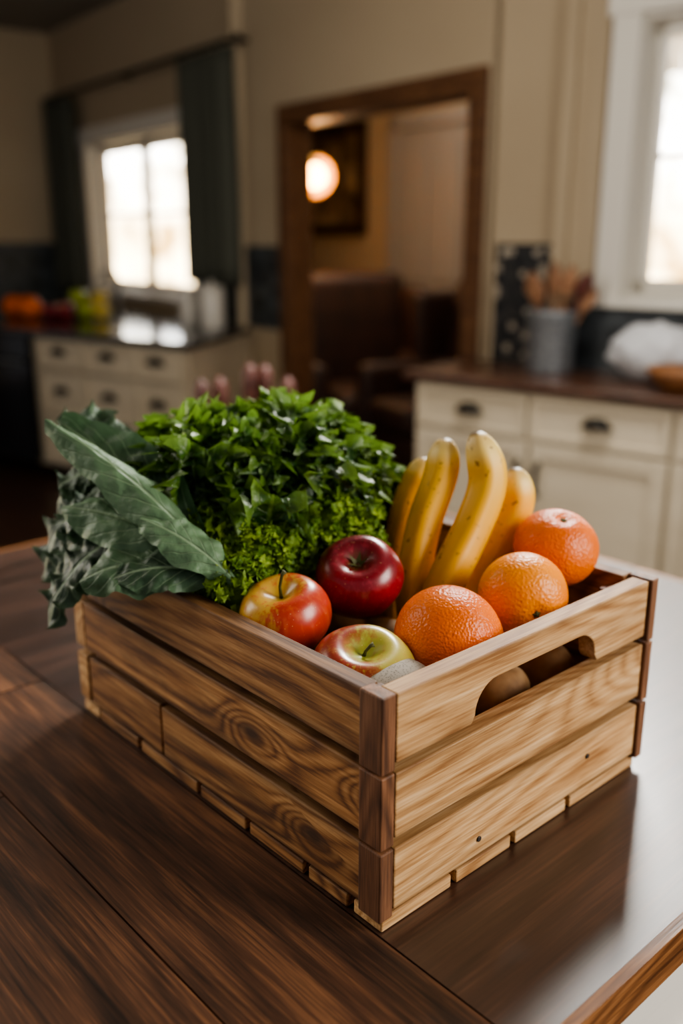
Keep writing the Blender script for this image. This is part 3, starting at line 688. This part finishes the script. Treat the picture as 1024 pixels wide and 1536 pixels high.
lt = mb.obj('leaf_lettuce', M_let, smooth=True, origin=cen, fix=False, rz=RZ)

# curly parsley
M_kal = leaf_mat('curly_parsley_leaf', hexc('#2e4e0e'), hexc('#5a821c'), hexc('#9ab63c'), hexc('#9ab63c'), 0.55, 0.3, vs=0.3)
mb = MB()
for (a, b_, z, R) in ((0.050,0.255,0.218,0.036),(0.085,0.275,0.238,0.038),(0.060,0.320,0.245,0.038),(0.115,0.265,0.232,0.036),(0.140,0.280,0.245,0.040),(0.180,0.275,0.252,0.040),(0.215,0.272,0.252,0.038),(0.240,0.292,0.266,0.038),(0.100,0.315,0.258,0.036),(0.160,0.315,0.268,0.036),(0.205,0.310,0.275,0.036),(0.045,0.29,0.225,0.034),(0.205,0.245,0.230,0.028),(0.030,0.31,0.222,0.028)):
    c0 = tableW(a, b_, z)
    for k in range(135):
        d = Vector((rng.gauss(0,1), rng.gauss(0,1), rng.gauss(0.35,1))).normalized()
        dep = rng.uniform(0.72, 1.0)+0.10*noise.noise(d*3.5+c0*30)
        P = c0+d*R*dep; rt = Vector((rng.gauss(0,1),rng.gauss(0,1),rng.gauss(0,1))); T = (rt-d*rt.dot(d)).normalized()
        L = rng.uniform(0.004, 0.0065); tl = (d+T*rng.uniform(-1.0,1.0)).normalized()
        add_leaf(mb, P-T*L-d*0.008, P+d*0.003, P+T*L+d*0.001, tl, rng.uniform(0.005,0.0085), 0.0034, 3, 8, 4, 0.3, 0.4, 0.4, min(1,max(0,(dep-0.70)*2.2+rng.uniform(-0.05, 0.35))), 0.5)  # inner leaflets darker: shade between the curls painted into their colour
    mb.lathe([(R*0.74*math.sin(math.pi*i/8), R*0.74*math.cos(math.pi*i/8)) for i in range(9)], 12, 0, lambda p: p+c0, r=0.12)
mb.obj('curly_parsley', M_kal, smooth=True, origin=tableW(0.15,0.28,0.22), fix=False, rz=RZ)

# collard leaves draped over the left corner
M_colc = leaf_mat('collard_leaf', hexc('#1c3020'), hexc('#42603f'), hexc('#708e6a'), hexc('#98b08c'), 0.52, 0.12, vs=0.65, vfq=42.0)
mb = MB(); Z = Vector((0,0,TZ))
def cl(p0, p1, p2, nrm, W, ruf, fr, r, **k):
    k.setdefault('crk', 0.0035)
    add_leaf(mb, Vector(p0)+Z, Vector(p1)+Z, Vector(p2)+Z, nrm, W, ruf, fr, 60, 16, r=r, **k)
cl((-0.118,0.835,0.246), (-0.195,0.900,0.318), (-0.307,0.955,0.366), (-0.05,-0.35,0.95), 0.026, 0.003, 3, 0.80, cup=-0.7, pw=0.8, lob=0.01)
cl((-0.140,0.890,0.258), (-0.210,0.950,0.310), (-0.310,1.01,0.352), (-0.25,-0.40,0.85), 0.034, 0.005, 3, 0.35, cup=0.4, pw=0.8, lob=0.03)
cl((-0.118,0.850,0.236), (-0.20,0.880,0.290), (-0.288,0.925,0.280), (-0.12,-0.60,0.8), 0.036, 0.004, 2.5, 0.70, cup=-0.3, pw=0.6, lob=0.015)
cl((-0.100,0.830,0.234), (-0.145,0.842,0.278), (-0.195,0.865,0.286), (0.0,-0.55,0.82), 0.024, 0.004, 2.5, 0.85, cup=-0.35, pw=0.6, lob=0.015)
cl((-0.130,0.865,0.232), (-0.200,0.845,0.262), (-0.258,0.860,0.222), (-0.3,-0.6,0.65), 0.034, 0.005, 2.5, 0.60, cup=-0.2, pw=0.6, lob=0.02)
cl((-0.115,0.850,0.230), (-0.17,0.835,0.258), (-0.222,0.845,0.230), (-0.1,-0.6,0.7), 0.026, 0.005, 2.5, 0.30, cup=-0.2, pw=0.6, lob=0.02)
cl((-0.20,0.97,0.25), (-0.28,0.935,0.280), (-0.314,0.925,0.148), (-0.6,-0.6,0.5), 0.040, 0.010, 6, 0.20, cup=0.0, pw=0.5, lob=0.12)
cl((-0.22,1.00,0.25), (-0.31,0.99,0.300), (-0.330,0.97,0.185), (-0.7,-0.5,0.5), 0.042, 0.010, 6, 0.15, cup=0.0, pw=0.5, lob=0.12)
cl((-0.20,0.98,0.26), (-0.27,1.02,0.320), (-0.320,1.02,0.275), (-0.4,-0.5,0.7), 0.040, 0.010, 6, 0.2, cup=0.0, pw=0.5, lob=0.12)
cl((-0.22,1.05,0.26), (-0.29,1.10,0.34), (-0.340,1.10,0.335), (-0.3,-0.6,0.7), 0.034, 0.012, 5, 0.15, cup=0.0, pw=0.5, lob=0.15)
cl((-0.18,0.95,0.25), (-0.25,0.90,0.270), (-0.295,0.890,0.190), (-0.6,-0.6,0.5), 0.038, 0.010, 6, 0.1, cup=0.0, pw=0.5, lob=0.1)
cl((-0.18,0.93,0.24), (-0.24,0.94,0.290), (-0.305,0.96,0.250), (-0.3,-0.6,0.7), 0.042, 0.008, 5, 0.2, cup=0.0, pw=0.5, lob=0.08)
mb.obj('collard_greens', M_colc, smooth=True, origin=(-0.2,0.95,TZ+0.23), fix=False, rz=RZ)

# ------------------------------------------------------------------ crate
cr = empty('wooden_crate', (0.0316, 0.631, TZ), RZ)
LA, LB = 0.385, 0.515; TL, TR = 0.018, 0.023
tiers = [(0.019, 0.077), (0.087, 0.146), (0.155, 0.215)]
def board(nm, ctr, size, mat, rz=0, bev=0.0014):
    mb = MB(); sx, sy, sz = [k/2 for k in size]; mb.box((-sx,-sy,-sz),(sx,sy,sz)); o = mb.obj(nm, mat, bevel=bev)
    o.parent = cr; o.location = ctr; o.rotation_euler = (0, 0, rz); return o
k = 0
for (z0, z1) in tiers:
    k += 1; zc, hz = (z0+z1)/2, z1-z0
    if k == 1:
        board('side_slat_left_1', (TL/2, TR+0.0015+0.152, zc), (0.303, TL, hz), M_crL, math.pi/2)
        board('side_slat_left_1b', (TL/2+0.001, 0.333+0.077, zc), (0.154, TL, hz), M_crL, math.pi/2)
    else:
        board('side_slat_left_%d'%k, (TL/2, LB/2, zc), (LB-2*TR-0.003, TL, hz), M_crL, math.pi/2)
    board('side_slat_right_%d'%k, (LA-TL/2, LB/2, zc), (LB-2*TR-0.003, TL, hz), M_crL, math.pi/2)
    board('end_slat_back_%d'%k, (LA/2, LB-TR/2, zc), (LA, TR, hz), M_crR)
    if k < 3:
        board('end_slat_front_%d'%k, (LA/2+0.001, TR/2-0.003, zc), (LA-0.026, TR-0.004, hz), M_crR)
    else:
        a0, a1, hz_, rc_ = 0.108, 0.284, 0.034, 0.027
        pts = [(0.014, z0), (a0-0.004, z0)]
        for q in range(9):
            an = math.pi-(math.pi/2)*q/8; pts.append((a0+rc_+rc_*math.cos(an), z0+hz_-rc_+rc_*math.sin(an)))
        for q in range(9):
            an = math.pi/2-(math.pi/2)*q/8; pts.append((a1-rc_+rc_*math.cos(an), z0+hz_-rc_+rc_*math.sin(an)))
        pts += [(a1+0.004, z0), (LA-0.012, z0), (LA-0.012, z1), (0.014, z1)]
        pts = [(x-LA/2, z-zc) for x, z in pts]; n_ = len(pts)
        y0, y1 = -TR/2-0.001, TR/2-0.005
        mb = MB(); mb.add([(x,y0,z) for x,z in pts]+[(x,y1,z) for x,z in pts], [tuple(range(n_)), tuple(reversed(range(n_,2*n_)))]+[(i,(i+1)%n_,n_+(i+1)%n_,n_+i) for i in range(n_)])
        o = mb.obj('end_slat_front_3', M_crR, bevel=0.0014); o.parent = cr; o.location = (LA/2, TR/2, zc)
    zb0, zb1 = z0-0.006, z1+0.001
    board('corner_block_%d'%k, (0.0055, TR/2+0.0005, (zb0+zb1)/2), (zb1-zb0, TR+0.003, 0.015), M_end).rotation_euler = (0, math.pi/2, 0)
    board('corner_block_far_%d'%k, (LA-0.004, TR/2-0.002, (zb0+zb1)/2), (zb1-zb0, TR+0.004, 0.012), M_end).rotation_euler = (0, math.pi/2, 0)
for i,(x,y) in enumerate(((TL+0.009, TR+0.009),(LA-TL-0.009,TR+0.009),(TL+0.009,LB-TR-0.009),(LA-TL-0.009,LB-TR-0.009))):
    o = board('corner_post_%d'%(i+1), (x, y, 0.110), (0.185, 0.018, 0.018), M_end); o.rotation_euler = (0, math.pi/2, 0)
board('base_panel', (LA/2, LB/2, 0.017), (LB-0.03, LA-0.03, 0.008), M_crL, math.pi/2)
ed = [0.0, 0.092, 0.175, 0.262, 0.385]
for i,(p,q) in enumerate(zip(ed[:-1], ed[1:])):
    board('runner_front_%d'%(i+1), ((p+q)/2, 0.019, 0.0065), (q-p-0.007, 0.034, 0.013), M_crR)
    board('runner_back_%d'%(i+1), ((p+q)/2, LB-0.018, 0.0065), (q-p-0.007, 0.036, 0.013), M_crR)
ed = [0.040, 0.098, 0.185, 0.268, 0.385, 0.478]
for i,(p,q) in enumerate(zip(ed[:-1], ed[1:])):
    board('runner_left_%d'%(i+1), (0.015, (p+q)/2, 0.0065), (q-p-0.007, 0.024, 0.013), M_crL, math.pi/2)
    board('runner_right_%d'%(i+1), (LA-0.014, (p+q)/2, 0.0065), (q-p-0.007, 0.024, 0.013), M_crL, math.pi/2)
mb = MB()
for (a, z) in ((0.120,0.036),(0.285,0.052)):
    mb.lathe([(0,-0.0004),(0.0024,-0.0004),(0.0028,0.0),(0.0025,0.002)], 12, 0, lambda p: Vector((a+p.x, -0.0016+p.z-0.0004, z+p.y)))
o = mb.obj('nails', M_nail); o.parent = cr

# ------------------------------------------------------------------ island
isl = empty('kitchen_island', (0.0316, 0.631, TZ), RZ)
def plank(nm, a0, a1, b0, b1, mat, along_b, z1=-0.0005):
    mb = MB(); la, lb = a1-a0, b1-b0; ln, wd = (lb, la) if along_b else (la, lb)
    mb.box((-ln/2,-wd/2,-0.02),(ln/2,wd/2,0.02)); o = mb.obj(nm, mat); o.parent = isl
    o.location = ((a0+a1)/2, (b0+b1)/2, z1-0.02)
    if along_b: o.rotation_euler[2] = math.pi/2
B0, B1, AR = -0.150, 1.15, 0.935; g = 0.0009
cuts = [0.0, -0.145, -0.275, -0.42, -0.56, -0.70]; i = 0
jn = [[0.62], [0.40, 0.86], [0.72], [0.2, 0.7], [0.5], [0.3, 0.8]]
for (a1, a0), js in zip(zip(cuts[:-1], cuts[1:]), jn):
    ys = [B0]+js+[B1]
    for y0, y1 in zip(ys[:-1], ys[1:]):
        i += 1; plank('plank_%d'%i, a0+g, a1-g, y0+g, y1-g, M_table, True)
ys = [B0, 0.06, 0.235, 0.42, 0.60, 0.80, 0.98, B1]
for y0, y1 in zip(ys[:-1], ys[1:]):
    i += 1; plank('plank_%d'%i, 0.0+g, AR, y0+0.0001, y1-0.0001, M_table2, False)
plank('edge_band_front', -0.71, AR+0.012, B0-0.010, B0, M_edge, False)
plank('edge_band_right', AR, AR+0.012, B0, B1, M_edge, True)
plank('edge_band_back', -0.71, AR+0.012, B1, B1+0.012, M_edge, False)
plank('edge_band_left', -0.712, -0.70, B0, B1, M_edge, True)
mb = MB(); mb.box((-0.66, B0+0.035, -0.92+0.08), (AR-0.04, B1-0.04, -0.041)); mb.box((-0.60, B0+0.09, -0.92), (AR-0.1, B1-0.1, -0.84))
for (a0, a1) in ((-0.64,-0.14),(-0.12,0.38),(0.40,0.88)):
    for (z0, z1) in ((-0.24,-0.07),(-0.80,-0.26)):
        y = B0+0.035; w = 0.045
        mb.box((a0,y-0.012,z0),(a1,y,z1))
        mb.box((a0,y-0.022,z0),(a0+w,y-0.012,z1)); mb.box((a1-w,y-0.022,z0),(a1,y-0.012,z1)); mb.box((a0,y-0.022,z0),(a1,y-0.012,z0+w)); mb.box((a0,y-0.022,z1-w),(a1,y-0.012,z1))
o = mb.obj('cabinet_body', M_trim, bevel=0.002); o.parent = isl

# fruit on the far counter
for (x, y, r, m_) in ((-2.10,6.42,0.080,M_or),(-2.26,6.58,0.075,M_or)):
    citrus(Vector((x,y,TZ+r*0.95)), r, m_, (0.1,-0.1,1))
M_ga, _, _ = mat_new('green_apple_skin', hexc('#9fae38'), 0.3)
M_ya, _, _ = mat_new('yellow_apple_skin', hexc('#d0b848'), 0.3)
for (x, y, z, r, m_) in ((-1.97,6.45,0,0.056,M_red),(-1.85,6.37,0,0.056,M_red),(-1.91,6.57,0,0.058,M_gala),(-1.72,6.42,0,0.062,M_ga),(-1.60,6.36,0,0.060,M_ya),(-1.76,6.58,0,0.064,M_ya),(-1.78,6.47,0.090,0.060,M_ga),(-1.64,6.49,0.080,0.058,M_ya)):
    apple(Vector((x,y,TZ+r*0.88+z)), r, m_, (0,0,1))

# ------------------------------------------------------------------ world + lights
w = bpy.data.worlds.new('outdoors'); SC.world = w; w.use_nodes = True; nt = w.node_tree
bg = nt.nodes['Background']
tc = nd(nt, 'ShaderNodeTexCoord').outputs['Generated']; sp = nd(nt, 'ShaderNodeSeparateXYZ', None, Vector=tc)
n = nd(nt, 'ShaderNodeTexNoise', None, Vector=tc, Scale=22.0, Detail=6, Roughness=0.65).outputs[0]
lowf = ramp(nt, sp.outputs[2], [(-0.0, G(0)), (0.12, G(1))])
tree = ramp(nt, n, [(0.38, hexc('#6f6a58')), (0.47, hexc('#d2cdc0')), (0.52, (1,1,1,1))])
grd = ramp(nt, n, [(0.38, hexc('#86683a')), (0.6, hexc('#f4dcb0'))])
out_c = mix(nt, lowf, grd, tree)
front = ramp(nt, sp.outputs[1], [(0.25, G(0)), (0.5, G(1))])
c = mix(nt, front, (0.80, 0.78, 0.80, 1), out_c)
nt.links.new(c, bg.inputs[0])
nt.links.new(mth(nt, 'ADD', mth(nt, 'MULTIPLY', front, 13.0), 0.31), bg.inputs[1])

def area(name, loc, tgt, size, power, col, sy=None):
    l = bpy.data.lights.new(name, 'AREA'); l.energy = power; l.size = size; l.color = col
    if sy: l.shape = 'RECTANGLE'; l.size_y = sy
    o = bpy.data.objects.new(name, l); COL.objects.link(o); o.location = loc
    o.rotation_euler = (Vector(tgt)-Vector(loc)).to_track_quat('-Z','Y').to_euler()
area('side_window_light', (2.1, 0.1, 2.0), (0.1, 0.9, 1.0), 0.9, 52, (1.0, 0.94, 0.86), 1.1)
area('left_fill_light', (-2.2, 1.6, 2.3), (0.0, 1.0, 1.1), 0.9, 20, (1.0, 0.92, 0.80), 1.2)  # added fill for the crate's left face; no window stands there
area('counter_window_light', (0.75, 2.9, 2.6), (0.1, 1.0, 1.05), 0.6, 80, (1.0, 0.97, 0.91), 0.6)
area('room_fill_light', (-0.8, 2.6, 2.95), (-0.9, 5.2, 1.2), 1.2, 30, (1.0, 0.90, 0.76), 1.2)  # added fill that lifts the far kitchen walls; no ceiling lamp exists
area('living_room_fill', (0.5, 6.3, 2.95), (0.4, 6.8, 0.5), 1.0, 13, (1.0, 0.90, 0.76), 1.0)  # added fill to brighten the living room beyond the pendant's own light
pnt = bpy.data.lights.new('pendant_bulb_light', 'POINT'); pnt.energy = 7; pnt.color = (1,0.72,0.46); pnt.shadow_soft_size = 0.1
o = bpy.data.objects.new('pendant_bulb_light', pnt); COL.objects.link(o); o.location = (-0.18, 6.40, 1.65)

# ------------------------------------------------------------------ camera
cam = bpy.data.cameras.new('camera'); co = bpy.data.objects.new('camera', cam); COL.objects.link(co)
co.location = (0, 0, TZ+0.55); co.rotation_euler = (math.radians(90-16.6), 0, 0)
cam.sensor_width = 36; cam.lens = 36*1400/1536; cam.clip_start = 0.02
cam.dof.use_dof = True; cam.dof.focus_distance = 0.80; cam.dof.aperture_fstop = 2.3
SC.camera = co
SC.view_settings.view_transform = 'AgX'
SC.view_settings.exposure = 0.35
try: SC.view_settings.look = 'AgX - Medium High Contrast'
except Exception as e: print(e)
